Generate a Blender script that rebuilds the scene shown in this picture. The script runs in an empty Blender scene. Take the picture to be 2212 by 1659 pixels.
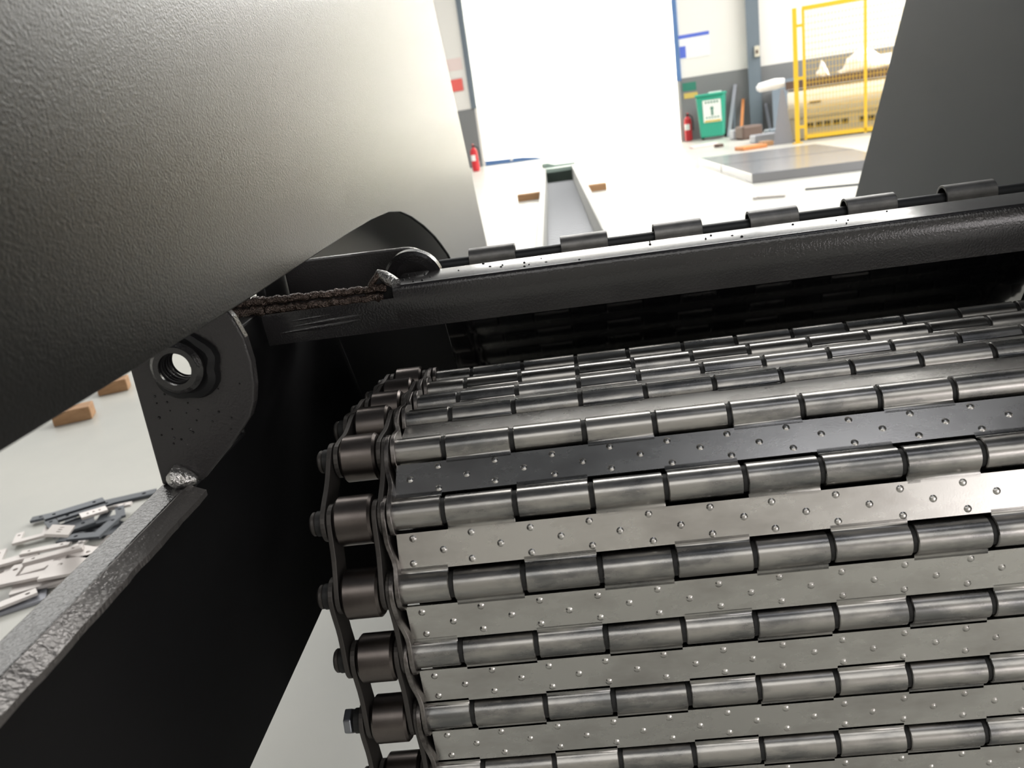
import bpy, bmesh, math, random
from mathutils import Vector, Matrix

# ------------------------------------------------------------------ camera, world, lights, exposure
SC = bpy.context.scene
COL = SC.collection
cam_d = bpy.data.cameras.new('camera')
cam = bpy.data.objects.new('camera', cam_d)
COL.objects.link(cam)
RIGHT = Vector((0.98961, 0.04161, -0.13775))
UP = Vector((0.11782, 0.31620, 0.94135))
FWD = Vector((-0.08273, 0.94778, -0.30801))
cam.matrix_world = Matrix(((RIGHT.x, UP.x, -FWD.x, 0.0), (RIGHT.y, UP.y, -FWD.y, 0.0),
                           (RIGHT.z, UP.z, -FWD.z, 1.0), (0, 0, 0, 1)))
cam_d.sensor_width = 36.0
cam_d.lens = 36.0 * 1740 / 2212
cam_d.clip_start = 0.02
cam_d.clip_end = 200
cam_d.dof.use_dof = True
cam_d.dof.focus_distance = 0.78
cam_d.dof.aperture_fstop = 10.0
SC.camera = cam

SC.view_settings.view_transform = 'Standard'
SC.view_settings.look = 'None'
SC.view_settings.exposure = 0.3
SC.view_settings.gamma = 1.0
SC.view_settings.use_curve_mapping = False

W = bpy.data.worlds.new('daylight')
SC.world = W
W.use_nodes = True
W.node_tree.nodes['Background'].inputs[0].default_value = (0.85, 0.93, 1.0, 1)
W.node_tree.nodes['Background'].inputs[1].default_value = 1.5


def area(name, loc, rot, sx, sy, radiance, color=(1, 1, 1)):
    l = bpy.data.lights.new(name, 'AREA')
    l.shape = 'RECTANGLE'
    l.size = sx
    l.size_y = sy
    l.energy = radiance * math.pi * sx * sy
    l.color = color
    o = bpy.data.objects.new(name, l)
    o.location = loc
    o.rotation_euler = rot
    COL.objects.link(o)
    return o


PI = math.pi
# area lights: unseen roof lights and back window, plus fill lamps added for reflections
area('mirror_fill_light', (2.4, -0.6, 7.9), (0, 0, 0), 1.8, 0.9, 2.5, (0.93, 0.94, 1.0))  # unseen lamp added to light the rows mirrored in the back plate
area('flange_fill_light', (-9.5, 12.0, 7.9), (0, 0, 0), 8, 12, 2.8, (1.0, 0.98, 0.94))  # unseen lamp added to give the flange its bright reflections
area('roof_light_right', (11.0, 12.0, 7.9), (0, 0, 0), 8, 12, 9.0, (1.0, 0.98, 0.94))
area('roof_light_middle', (1.0, 9.0, 7.9), (0, 0, 0), 9, 2.6, 8.0, (1.0, 0.98, 0.94))
area('rear_fill_light', (0.0, -6.5, 7.9), (0, 0, 0), 18, 5.0, 1.45, (1.0, 0.98, 0.94))  # unseen lamp added to brighten the floor behind the camera
area('window_light_back', (9.5, -9.7, 2.0), (PI / 2, 0, 0), 9, 2.6, 4.2, (1.0, 0.95, 0.95))
# added lamp high on the solid far wall, to brighten crossbar reflections
area('far_wall_fill_light', (1.1, 20.3, 5.65), (-PI / 2, 0, -0.2915), 16, 1.3, 9.0, (1.0, 0.99, 0.96))

# ------------------------------------------------------------------ helpers
random.seed(7)


def mat(name, color, rough=0.5, metal=0.0, bump=None, spec=0.5, vary=None, coat=0.0, trans=0.0):
    """principled paint / metal.  bump=(scale, strength, distance[, detail]); vary=(scale(x,y,z), dark colour, lo, hi)"""
    m = bpy.data.materials.new(name)
    m.use_nodes = True
    nt = m.node_tree
    b = nt.nodes['Principled BSDF']
    b.inputs['Base Color'].default_value = (*color, 1)
    b.inputs['Roughness'].default_value = rough
    b.inputs['Metallic'].default_value = metal
    b.inputs['Specular IOR Level'].default_value = spec
    b.inputs['Coat Weight'].default_value = coat
    b.inputs['Coat Roughness'].default_value = 0.15
    if bump or vary:
        tc = nt.nodes.new('ShaderNodeTexCoord')
    if bump:
        n = nt.nodes.new('ShaderNodeTexNoise')
        n.inputs['Scale'].default_value = bump[0]
        n.inputs['Detail'].default_value = bump[3] if len(bump) > 3 else 2.0
        nt.links.new(tc.outputs['Object'], n.inputs['Vector'])
        bp = nt.nodes.new('ShaderNodeBump')
        bp.inputs['Strength'].default_value = bump[1]
        bp.inputs['Distance'].default_value = bump[2]
        nt.links.new(n.outputs['Fac'], bp.inputs['Height'])
        nt.links.new(bp.outputs['Normal'], b.inputs['Normal'])
    if vary:
        sc, dark, lo, hi = vary[:4]
        mp = nt.nodes.new('ShaderNodeMapping')
        mp.inputs['Scale'].default_value = sc
        nt.links.new(tc.outputs['Object'], mp.inputs['Vector'])
        n2 = nt.nodes.new('ShaderNodeTexNoise')
        n2.inputs['Scale'].default_value = 1.0
        n2.inputs['Detail'].default_value = 5.0
        n2.inputs['Roughness'].default_value = 0.6
        nt.links.new(mp.outputs['Vector'], n2.inputs['Vector'])
        rp = nt.nodes.new('ShaderNodeValToRGB')
        rp.color_ramp.elements[0].position = lo
        rp.color_ramp.elements[0].color = (*dark, 1)
        rp.color_ramp.elements[1].position = hi
        rp.color_ramp.elements[1].color = (*color, 1)
        nt.links.new(n2.outputs['Fac'], rp.inputs['Fac'])
        nt.links.new(rp.outputs['Color'], b.inputs['Base Color'])
        if len(vary) > 4:
            mr = nt.nodes.new('ShaderNodeMapRange')
            mr.inputs['From Min'].default_value = 0.3
            mr.inputs['From Max'].default_value = 0.7
            mr.inputs['To Min'].default_value = vary[4]
            mr.inputs['To Max'].default_value = rough
            nt.links.new(n2.outputs['Fac'], mr.inputs['Value'])
            nt.links.new(mr.outputs['Result'], b.inputs['Roughness'])
    return m


M = {}
M['black_smooth'] = mat('black_smooth_paint', (0.010, 0.010, 0.011), 0.45, spec=0.25, bump=(90, 0.1, 0.0005))
M['black_gloss'] = mat('black_gloss_paint', (0.006, 0.006, 0.007), 0.04, coat=1.0, spec=1.0)
M['black_gloss'].node_tree.nodes['Principled BSDF'].inputs['IOR'].default_value = 2.3
M['black_peel'] = mat('black_orange_peel_paint', (0.016, 0.015, 0.016), 0.16, bump=(480, 0.45, 0.0008), coat=0.5)
M['black_top'] = mat('black_gloss_top_paint', (0.016, 0.015, 0.016), 0.25, bump=(420, 0.32, 0.00034), coat=0.5)
M['black_fine'] = mat('black_fine_texture_paint', (0.030, 0.028, 0.029), 0.24, bump=(520, 0.40, 0.0009))
M['hood'] = mat('hood_grey_black_paint', (0.020, 0.020, 0.019), 0.28, spec=0.42, bump=(560, 0.42, 0.0007, 3.0))
M['hood_far'] = mat('hood_slate_paint', (0.034, 0.041, 0.047), 0.48, bump=(500, 0.15, 0.0006))
M['edge'] = mat('rough_cut_edge', (0.20, 0.19, 0.185), 0.30, metal=0.6, bump=(300, 0.6, 0.0014))
M['flange'] = mat('flange_orange_peel', (0.016, 0.015, 0.016), 0.22, bump=(380, 0.5, 0.0016), coat=0.3)
M['weld'] = mat('weld_bead_paint', (0.075, 0.055, 0.046), 0.18, metal=0.7, bump=(420, 0.9, 0.003))
M['weld_bright'] = mat('weld_bright_metal', (0.55, 0.54, 0.53), 0.30, metal=0.9, bump=(260, 0.8, 0.003))
M['plate'] = mat('belt_plate_steel', (0.63, 0.615, 0.59), 0.30, 1.0, bump=(700, 0.05, 0.0004),
                 vary=((14, 30, 30), (0.49, 0.47, 0.45), 0.30, 0.55, 0.24))
M['knuckle'] = mat('belt_knuckle_steel', (0.43, 0.415, 0.395), 0.30, 1.0, bump=(500, 0.08, 0.0004),
                   vary=((16, 45, 45), (0.21, 0.21, 0.21), 0.36, 0.56, 0.26))  # plate steel darkened for wear and for shading on the curl
M['roller'] = mat('chain_roller_steel', (0.17, 0.15, 0.14), 0.33, 1.0, vary=((30, 30, 30), (0.13, 0.112, 0.105), 0.3, 0.6))
M['link'] = mat('chain_link_steel', (0.070, 0.064, 0.060), 0.5, 0.6)
M['wing'] = mat('side_wing_steel', (0.28, 0.26, 0.25), 0.36, 1.0, bump=(220, 0.25, 0.001),
                vary=((70, 70, 70), (0.10, 0.09, 0.085), 0.35, 0.6))
M['pin'] = mat('pin_steel', (0.30, 0.31, 0.34), 0.35, 1.0)
M['gap'] = mat('hinge_gap_shade_steel', (0.03, 0.03, 0.03), 0.6, 0.5)  # near black puts shade into the knuckle gaps
M['sleeve'] = mat('sleeve_steel', (0.24, 0.235, 0.23), 0.40, 0.9, vary=((40, 60, 60), (0.15, 0.15, 0.148), 0.3, 0.6))
M['rod'] = mat('rod_black_steel', (0.035, 0.037, 0.04), 0.45, 0.6)
M['floor'] = mat('floor_epoxy', (0.56, 0.555, 0.51), 0.30, vary=((0.9, 0.9, 0.9), (0.47, 0.475, 0.445), 0.35, 0.65), bump=(3, 0.02, 0.01))
M['wall'] = mat('wall_white', (0.82, 0.80, 0.76), 0.7)
M['wainscot'] = mat('wainscot_grey', (0.20, 0.205, 0.21), 0.65)
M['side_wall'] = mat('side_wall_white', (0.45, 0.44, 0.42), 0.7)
M['ceiling'] = mat('ceiling_steel', (0.07, 0.08, 0.10), 0.7)
M['blue'] = mat('blue_paint', (0.10, 0.20, 0.42), 0.5)
M['column'] = mat('column_blue_grey', (0.15, 0.185, 0.22), 0.5)
M['white'] = mat('white_gloss', (0.85, 0.85, 0.84), 0.45)
M['sheet'] = mat('white_plastic_sheet', (0.92, 0.92, 0.92), 0.4)
M['red'] = mat('red_paint', (0.60, 0.03, 0.04), 0.35)
M['signred'] = mat('sign_red', (0.80, 0.14, 0.12), 0.5)
M['signpink'] = mat('sign_pale', (0.80, 0.66, 0.63), 0.6)
M['signblue'] = mat('sign_blue', (0.10, 0.16, 0.62), 0.5)
M['signgreen'] = mat('sign_green', (0.03, 0.20, 0.14), 0.5)
M['signyellow'] = mat('sign_yellow', (0.62, 0.47, 0.12), 0.5)
M['bin'] = mat('bin_green_plastic', (0.03, 0.36, 0.24), 0.45)
M['binlabel'] = mat('bin_label_white', (0.80, 0.84, 0.80), 0.5)
M['binink'] = mat('bin_label_ink', (0.08, 0.22, 0.16), 0.6)
M['dark'] = mat('dark_rubber', (0.02, 0.02, 0.02), 0.7)
M['yellow'] = mat('fence_yellow', (0.80, 0.50, 0.03), 0.4)
M['machine'] = mat('machine_cream', (0.62, 0.58, 0.48), 0.35)
M['machine_low'] = mat('machine_beige', (0.40, 0.37, 0.29), 0.5)
M['brown'] = mat('brown_steel', (0.12, 0.08, 0.065), 0.6)
M['steelgrey'] = mat('sheet_steel_grey', (0.32, 0.33, 0.37), 0.45, 0.4)
M['slab'] = mat('slab_steel', (0.30, 0.30, 0.32), 0.22, 0.6)
M['wood'] = mat('timber', (0.46, 0.27, 0.14), 0.7, vary=((3, 30, 30), (0.32, 0.17, 0.08), 0.3, 0.7))
M['orange'] = mat('orange_wood', (0.62, 0.24, 0.08), 0.6)
M['trough'] = mat('trough_paint', (0.42, 0.42, 0.40), 0.5)
M['trough_green'] = mat('trough_end_green', (0.28, 0.36, 0.32), 0.5)
M['troughbelt'] = mat('trough_belt_steel', (0.50, 0.51, 0.53), 0.42, 0.8)
M['cut'] = mat('laser_cut_steel', (0.66, 0.62, 0.60), 0.40, 0.35)
M['cutdark'] = mat('dark_scale_steel', (0.085, 0.095, 0.11), 0.40, 0.5)

# door cloth: daylight comes through it
dm = bpy.data.materials.new('door_translucent_white')
dm.use_nodes = True
nt = dm.node_tree
nt.nodes.clear()
out = nt.nodes.new('ShaderNodeOutputMaterial')
df = nt.nodes.new('ShaderNodeBsdfDiffuse')
df.inputs[0].default_value = (0.85, 0.84, 0.80, 1)
tr = nt.nodes.new('ShaderNodeBsdfTranslucent')
tr.inputs[0].default_value = (0.85, 0.84, 0.80, 1)
mx = nt.nodes.new('ShaderNodeMixShader')
mx.inputs[0].default_value = 0.5
nt.links.new(df.outputs[0], mx.inputs[1])
nt.links.new(tr.outputs[0], mx.inputs[2])
nt.links.new(mx.outputs[0], out.inputs[0])
M['door'] = dm


class MB:
    """collects shapes (world coordinates) for ONE mesh"""

    def __init__(self):
        self.bm = bmesh.new()

    def face(self, vs):
        try:
            return self.bm.faces.new(vs)
        except ValueError:
            return None

    def box(self, x0, x1, y0, y1, z0, z1):
        v = [self.bm.verts.new((x, y, z)) for x in (x0, x1) for y in (y0, y1) for z in (z0, z1)]
        for f in ((0, 1, 3, 2), (4, 6, 7, 5), (0, 4, 5, 1), (2, 3, 7, 6), (0, 2, 6, 4), (1, 5, 7, 3)):
            self.face([v[i] for i in f])
        return self

    def obox(self, c, ux, uy, uz, hx, hy, hz):
        c, ux, uy, uz = Vector(c), Vector(ux), Vector(uy), Vector(uz)
        v = [self.bm.verts.new(c + ux * (hx * a) + uy * (hy * b) + uz * (hz * d)) for a in (-1, 1) for b in (-1, 1) for d in (-1, 1)]
        for f in ((0, 1, 3, 2), (4, 6, 7, 5), (0, 4, 5, 1), (2, 3, 7, 6), (0, 2, 6, 4), (1, 5, 7, 3)):
            self.face([v[i] for i in f])
        return self

    def prism(self, pts, o, u, v, w, holes=()):
        """polygon pts (a,b) -> o + a*u + b*v, extruded by vector w; holes are further loops"""
        o, u, v, w = Vector(o), Vector(u), Vector(v), Vector(w)
        loops = [pts] + list(holes)
        bots, tops = [], []
        for lp in loops:
            bots.append([self.bm.verts.new(o + u * a + v * b) for a, b in lp])
            tops.append([self.bm.verts.new(o + u * a + v * b + w) for a, b in lp])
        if not holes:
            self.face(bots[0][::-1])
            self.face(tops[0])
        else:
            for grp in (bots, tops):
                es = []
                for lp in grp:
                    for i in range(len(lp)):
                        es.append(self.bm.edges.new((lp[i], lp[(i + 1) % len(lp)])))
                bmesh.ops.triangle_fill(self.bm, use_beauty=True, use_dissolve=False, edges=es)
        for b, t in zip(bots, tops):
            n = len(b)
            for i in range(n):
                self.face([b[i], b[(i + 1) % n], t[(i + 1) % n], t[i]])
        return self

    def tube(self, path, r, n=16, cap=True, rad=None):
        path = [Vector(q) for q in path]
        rings = []
        pu = None
        for i, q in enumerate(path):
            t = (path[min(i + 1, len(path) - 1)] - path[max(i - 1, 0)]).normalized()
            if pu is None:
                a = Vector((0, 0, 1)) if abs(t.z) < 0.9 else Vector((1, 0, 0))
                pu = (a - t * a.dot(t)).normalized()
            else:
                pu = (pu - t * pu.dot(t)).normalized()
            pv = t.cross(pu)
            rr = rad[i] if rad else r
            rings.append([self.bm.verts.new(q + (pu * math.cos(2 * PI * k / n) + pv * math.sin(2 * PI * k / n)) * rr) for k in range(n)])
        for a, b in zip(rings, rings[1:]):
            for k in range(n):
                self.face([a[k], a[(k + 1) % n], b[(k + 1) % n], b[k]])
        if cap:
            self.face(rings[0][::-1])
            self.face(rings[-1])
        return self

    def cyl(self, a, b, r, n=24, ch=0.0):
        a, b = Vector(a), Vector(b)
        if ch:
            d = (b - a).normalized()
            return self.tube([a, a + d * ch, b - d * ch, b], r, n, True, [r - ch, r, r, r - ch])
        return self.tube([a, b], r, n)

    def ring(self, c, axis, r0, r1, h, n=40, ch=0.0):
        """annulus with thickness h along axis (lathe of a rectangle)"""
        c, ax = Vector(c), Vector(axis).normalized()
        a = Vector((0, 0, 1)) if abs(ax.z) < 0.9 else Vector((1, 0, 0))
        u = (a - ax * a.dot(ax)).normalized()
        v = ax.cross(u)
        prof = [(r0, 0), (r0, h), (r1 - ch, h), (r1, h - ch), (r1, ch), (r1 - ch, 0)] if ch else [(r0, 0), (r0, h), (r1, h), (r1, 0)]
        rs = []
        for k in range(n):
            d = u * math.cos(2 * PI * k / n) + v * math.sin(2 * PI * k / n)
            rs.append([self.bm.verts.new(c + d * r + ax * t) for r, t in prof])
        m = len(prof)
        for k in range(n):
            p, q = rs[k], rs[(k + 1) % n]
            for i in range(m):
                self.face([p[i], p[(i + 1) % m], q[(i + 1) % m], q[i]])
        return self

    def dome(self, c, nrm, r, h, n=10):
        c, nrm = Vector(c), Vector(nrm).normalized()
        a = Vector((1, 0, 0)) if abs(nrm.x) < 0.9 else Vector((0, 1, 0))
        u = (a - nrm * a.dot(nrm)).normalized()
        v = nrm.cross(u)
        prof = [(1.0, -0.1), (0.80, 0.30), (0.60, 0.80), (0.42, 1.0)]
        rings = [[self.bm.verts.new(c + (u * math.cos(2 * PI * k / n) + v * math.sin(2 * PI * k / n)) * (r * f) + nrm * (h * g)) for k in range(n)] for f, g in prof]
        for p, q in zip(rings, rings[1:]):
            for k in range(n):
                self.face([p[k], p[(k + 1) % n], q[(k + 1) % n], q[k]])
        self.face(rings[-1])
        return self

    def build(self, name, m, parent=None, smooth=False, bevel=0.0, seg=2, kind=None, label=None):
        bmesh.ops.recalc_face_normals(self.bm, faces=self.bm.faces[:])
        me = bpy.data.meshes.new(name)
        if parent is not None:
            off = Vector(parent['wloc'])
            for v in self.bm.verts:
                v.co -= off
        wl = None
        if parent is None:
            # origin at the base centre of the mesh
            xs = [v.co for v in self.bm.verts]
            wl = Vector(((min(v.x for v in xs) + max(v.x for v in xs)) / 2, (min(v.y for v in xs) + max(v.y for v in xs)) / 2, min(v.z for v in xs)))
            for v in self.bm.verts:
                v.co -= wl
        self.bm.to_mesh(me)
        self.bm.free()
        me.materials.append(m)
        o = bpy.data.objects.new(name, me)
        COL.objects.link(o)
        if parent is not None:
            o.parent = parent
            o['wloc'] = list(parent['wloc'])
        else:
            o.location = wl
            o['wloc'] = list(wl)
        if smooth:
            for p in me.polygons:
                p.use_smooth = True
            try:
                me.set_sharp_from_angle(angle=math.radians(smooth if smooth is not True else 35))
            except Exception:
                pass
        if bevel:
            b = o.modifiers.new('bevel', 'BEVEL')
            b.width = bevel
            b.segments = seg
            b.limit_method = 'ANGLE'
            b.angle_limit = math.radians(40)
        if kind:
            o['kind'] = kind
        if label:
            o['label'] = label
        return o


def thing(name, loc, label, cat, group=None):
    o = bpy.data.objects.new(name, None)
    o.empty_display_size = 0.1
    COL.objects.link(o)
    o.location = loc
    o['wloc'] = list(loc)
    o['label'] = label
    o['category'] = cat
    if group:
        o['group'] = group
    return o


def tag(o, label, cat, group=None):
    o['label'] = label
    o['category'] = cat
    if group:
        o['group'] = group
    return o


def struct(o):
    o['kind'] = 'structure'
    return o


X3, Y3, Z3 = Vector((1, 0, 0)), Vector((0, 1, 0)), Vector((0, 0, 1))
DZ = 0.15          # the machine's datum above the measured one

# ------------------------------------------------------------------ the hall
S = 1 / 0.85
W0 = Vector((-1.5 * S, 18.0 * S, 0))
WD = Vector((0.95782, -0.28735, 0))      # along the far wall, to the right
WN = Vector((-0.28735, -0.95782, 0))     # off the far wall, towards the hall


def wp(s, z, off=0.0):
    return W0 + WD * (s * S) + WN * off + Z3 * (z * S)


def wbox(mb, s0, s1, z0, z1, o0, o1):
    c = wp((s0 + s1) / 2, (z0 + z1) / 2, (o0 + o1) / 2)
    return mb.obox(c, WD, WN, Z3, (s1 - s0) * S / 2, (o1 - o0) / 2, (z1 - z0) * S / 2)


struct(MB().box(-16, 18, -10, 27, -0.1, 0).build('floor', M['floor']))
struct(MB().box(-16, 18, -10, 27, 8.0, 8.1).build('ceiling', M['ceiling']))
struct(MB().box(-16.1, -16, -10, 27, 0, 8.0).build('wall_left', M['side_wall']))
struct(MB().box(18, 18.1, -10, 27, 0, 8.0).build('wall_right', M['side_wall']))
struct(MB().box(-16, 18, -10.1, -10, 0, 8.0).build('wall_back', M['side_wall']))
DW0, DW1, DH = 0.05, 4.24, 4.2
wf = MB()
wbox(wf, -12.2, DW0, 0, 6.8, -0.2, 0.0)
wbox(wf, DW1, 17.3, 0, 6.8, -0.2, 0.0)
wbox(wf, DW0, DW1, DH, 6.8, -0.2, 0.0)
struct(wf.build('wall_far', M['wall']))
t = MB()
wbox(t, -12.2, DW0 - 0.06, 0, 1.20, 0.0, 0.02)
struct(t.build('baseboard_left', M['wainscot']))
t = MB()
wbox(t, DW1 + 0.06, 17.3, 0, 1.16, 0.0, 0.02)
struct(t.build('baseboard_right', M['wainscot']))
t = MB()
wbox(t, DW0 - 0.12, DW0, 1.2, DH, 0.0, 0.05)
struct(t.build('trim_1', M['column']))
t = MB()
wbox(t, DW1, DW1 + 0.09, 1.12, DH, 0.0, 0.05)
struct(t.build('trim_2', M['blue']))
t = MB()
wbox(t, DW1 + 0.0, DW1 + 0.05, 0, 1.12, 0.0, 0.04)
struct(t.build('trim_3', M['side_wall']))
# the big white door: four panels with thin joints
d = MB()
pz = [0.0, 1.25, 2.1, 2.95, 3.75, DH]
for a, b in zip(pz, pz[1:]):
    wbox(d, DW0 + 0.002, DW1 - 0.002, a + 0.006, b - 0.006, -0.10, -0.09)
dr = struct(d.build('door_1', M['door']))
t = MB()
t.prism([(0.05, -0.005), (1.45, -0.005), (1.2, 0.05), (0.9, 0.085), (0.05, 0.10)], wp(0, 0, -0.04), WD * S, Z3 * S, WN * 0.02)
t.build('bottom_seal', M['blue'], dr, label='blue bottom seal of the door')
t = MB()
wbox(t, 0.63, 0.68, 0.04, 0.17, -0.04, 0.0)
t.build('handle', M['white'], dr)
# daylight outside the door
area('daylight_outside_door', tuple(wp((DW0 + DW1) / 2, 2.2, -1.2)), (PI / 2, 0, math.atan2(WD.y, WD.x) + 0), 5.4, 5.4, 22.0, (1.0, 0.97, 0.92)).rotation_euler = (Matrix((WD, Z3, WN)).transposed().to_euler()[0] + PI, 0, math.atan2(WD.y, WD.x))
bpy.data.objects['daylight_outside_door'].rotation_euler = (-WN).to_track_quat('Z', 'Y').to_euler()

# signs, column, switch box
def sign(name, s0, s1, z0, z1, m, label, cat='sign', off=(0.02, 0.03), bands=()):
    t = MB()
    wbox(t, s0, s1, z0, z1, off[0], off[1])
    o = tag(t.build(name, m), label, cat)
    for nm, a0, a1, b0, b1, mm in bands:
        q = MB()
        wbox(q, a0, a1, b0, b1, off[1], off[1] + 0.004)
        q.build(nm, mm, o)
    return o


sign('wall_sign', -0.46, -0.19, 1.59, 1.83, M['signred'], 'red sign on the white wall left of the big door, above the grey dado')
sign('notice_board', -0.50, -0.15, 2.0, 2.24, M['signpink'], 'pale pinkish notice on the white wall, above the red sign', off=(0.0, 0.01))
sign('wall_poster', 4.325, 4.90, 1.50, 1.93, M['white'], 'white poster with a blue top band on the wall right of the big door', 'poster', (0.0, 0.012),
     (('top_band', 4.325, 4.90, 1.865, 1.93, M['signblue']), ('blue_mark', 4.335, 4.45, 1.52, 1.73, M['signblue'])))
sign('safety_sign', 4.34, 4.60, 0.92, 1.07, M['signgreen'], 'dark green sign on the grey dado right of the big door')
sign('caution_sign', 4.36, 4.62, 0.78, 0.88, M['signyellow'], 'yellow sign on the grey dado, below the dark green sign')
col = MB()
for a, b, o0, o1 in ((5.58, 5.80, 0.20, 0.215), (5.58, 5.80, 0.03, 0.045), (5.675, 5.705, 0.045, 0.2)):
    wbox(col, a, b, 0, 6.7, o0, o1)
tag(col.build('steel_column', M['column']), 'tall blue-grey steel column standing against the far wall', 'column')
sb = MB()
wbox(sb, 5.71, 5.80, 1.33, 1.52, 0.216, 0.28)
sb = tag(sb.build('switch_box', M['machine'], bevel=0.01), 'small cream switch box mounted on the blue-grey column', 'box')
q = MB()
wbox(q, 5.735, 5.775, 1.39, 1.45, 0.28, 0.29)
q.build('switch', M['brown'], sb)


def lathe(mb, prof, c, n=24):
    c = Vector(c)
    rs = []
    for k in range(n):
        a = 2 * PI * k / n
        rs.append([mb.bm.verts.new(c + Vector((math.cos(a) * r, math.sin(a) * r, z))) for r, z in prof])
    for k in range(n):
        p, q = rs[k], rs[(k + 1) % n]
        for i in range(len(prof) - 1):
            mb.face([p[i], q[i], q[i + 1], p[i + 1]])
    mb.face([r[0] for r in rs][::-1])
    mb.face([r[-1] for r in rs])
    return mb


def extinguisher(s, off, label):
    c = s if isinstance(s, Vector) else wp(s, 0, off)
    o = thing('fire_extinguisher', c, label, 'fire extinguisher', 'red fire extinguishers by the far wall')
    lathe(MB(), [(0.07, 0), (0.085, 0.02), (0.085, 0.42), (0.075, 0.48), (0.035, 0.52), (0.03, 0.54)], c).build('cylinder', M['red'], o, smooth=True)
    lathe(MB(), [(0.025, 0.54), (0.03, 0.58), (0.02, 0.60)], c).build('valve', M['dark'], o, smooth=True)
    MB().obox(c + Vector((0.0, -0.05, 0.60)), X3, Y3, Z3, 0.012, 0.07, 0.012).build('handle', M['red'], o)
    MB().tube([c + Vector((0.03, -0.02, 0.57)), c + Vector((0.10, -0.03, 0.52)), c + Vector((0.11, -0.03, 0.40)), c + Vector((0.105, -0.03, 0.22))], 0.013, 8).build('hose', M['dark'], o, smooth=True)
    lab = MB()
    lab.prism([(math.cos(a) * 0.0865, math.sin(a) * 0.0865) for a in [PI * (1.12 + 0.06 * i) for i in range(9)]] + [(math.cos(a) * 0.084, math.sin(a) * 0.084) for a in [PI * (1.12 + 0.06 * i) for i in range(8, -1, -1)]], c + Z3 * 0.24, X3, Y3, Z3 * 0.13)
    lab.build('label_sticker', M['white'], o)
    return o


extinguisher(Vector((-1.78, 19.3, 0)), 0, 'red fire extinguisher on the floor at the left corner of the big door')
extinguisher(4.42, 0.25, 'red fire extinguisher between the big door and the green bin')

# green wheeled bin
bc = wp(4.93, 0, 0.75)
bn = thing('wheelie_bin', bc, 'green wheeled waste bin with a white label beside the fire extinguisher', 'bin')
BD = Vector((WD.x, WD.y, 0))
bb = MB()
lo = [(-0.24, -0.24), (0.24, -0.24), (0.24, 0.24), (-0.24, 0.24)]
hi = [(-0.29, -0.34), (0.29, -0.34), (0.29, 0.30), (-0.29, 0.30)]
vl = [bb.bm.verts.new(bc + BD * a - WN * b + Z3 * 0.06) for a, b in lo]
vh = [bb.bm.verts.new(bc + BD * a - WN * b + Z3 * 0.92) for a, b in hi]
bb.face(vl[::-1]); bb.face(vh)
for i in range(4):
    bb.face([vl[i], vl[(i + 1) % 4], vh[(i + 1) % 4], vh[i]])
bb.build('bin_body', M['bin'], bn, bevel=0.025)
MB().obox(bc + Z3 * 0.94 - WN * -0.03, BD, WN, Z3, 0.31, 0.35, 0.025).build('lid', M['bin'], bn, bevel=0.02)
MB().obox(bc + Z3 * 0.975 + WN * 0.1 + BD * 0.1, BD, WN, Z3, 0.13, 0.10, 0.015).build('lid_handle', M['binlabel'], bn, bevel=0.01)
for s in (-1, 1):
    MB().cyl(bc + BD * (0.22 * s) - WN * 0.27 + Z3 * 0.09, bc + BD * (0.28 * s) - WN * 0.27 + Z3 * 0.09, 0.09, 20).build('wheel', M['dark'], bn, smooth=True)
nb = (WN * 0.86 - Z3 * 0.10).normalized()
ub = nb.cross(BD).normalized()
if ub.z < 0:
    ub = -ub
lc = bc + WN * 0.318 + Z3 * 0.60 + BD * 0.04
lb = MB().obox(lc, BD, nb, ub, 0.19, 0.006, 0.23).build('bin_label', M['binlabel'], bn)
ik = MB()
ik.cyl(lc + nb * 0.006 + ub * 0.06, lc + nb * 0.009 + ub * 0.06, 0.035, 14)
ik.obox(lc + nb * 0.007 - ub * 0.03, BD, nb, ub, 0.022, 0.003, 0.06)
for k in range(5):
    ik.obox(lc + nb * 0.007 + BD * (-0.12 + 0.06 * k) + ub * 0.185, BD, nb, ub, 0.018, 0.003, 0.02)
    ik.obox(lc + nb * 0.007 + BD * (-0.12 + 0.06 * k) - ub * 0.13, BD, nb, ub, 0.018, 0.003, 0.014)
ik.build('print', M['binink'], lb, label='dark green figure and lettering on the label')
MB().obox(lc + nb * 0.007 - ub * 0.205, BD, nb, ub, 0.17, 0.002, 0.02).build('yellow_band', M['signyellow'], lb)

# bars and planks leaning by the column
def lean(name, s0, o0, s1, z1, o1, r, m, label, cat, group=None):
    a, b = wp(s0, 0, o0), wp(s1, z1, o1)
    u = (b - a).normalized()
    v = (WD - u * WD.dot(u)).normalized()
    w = u.cross(v)
    o = MB().obox((a + b) / 2 + Z3 * 0.005, v, w, u, r, r * 0.6, (b - a).length / 2).build(name, m)
    return tag(o, label, cat, group)


lean('steel_bar', 5.20, 0.62, 5.33, 0.90, 0.08, 0.035, M['steelgrey'], 'pale grey steel bar leaning on the dado just right of the green bin', 'bar')
lean('steel_angle', 5.29, 0.30, 5.29, 0.70, 0.05, 0.025, M['column'], 'dark steel length leaning on the dado next to the green bin', 'bar')
lean('wooden_plank', 5.42, 0.55, 5.46, 0.62, 0.06, 0.03, M['orange'], 'orange-brown plank leaning on the dado left of the steel column', 'plank')
lean('steel_offcut', 5.95, 0.55, 5.86, 0.48, 0.06, 0.03, M['steelgrey'], 'grey steel length leaning on the dado right of the steel column', 'bar')
lean('dark_panel', 6.27, 0.75, 6.25, 0.80, 0.28, 0.30, M['column'], 'dark panel leaning on the dado between the column and the fence', 'panel')


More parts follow.
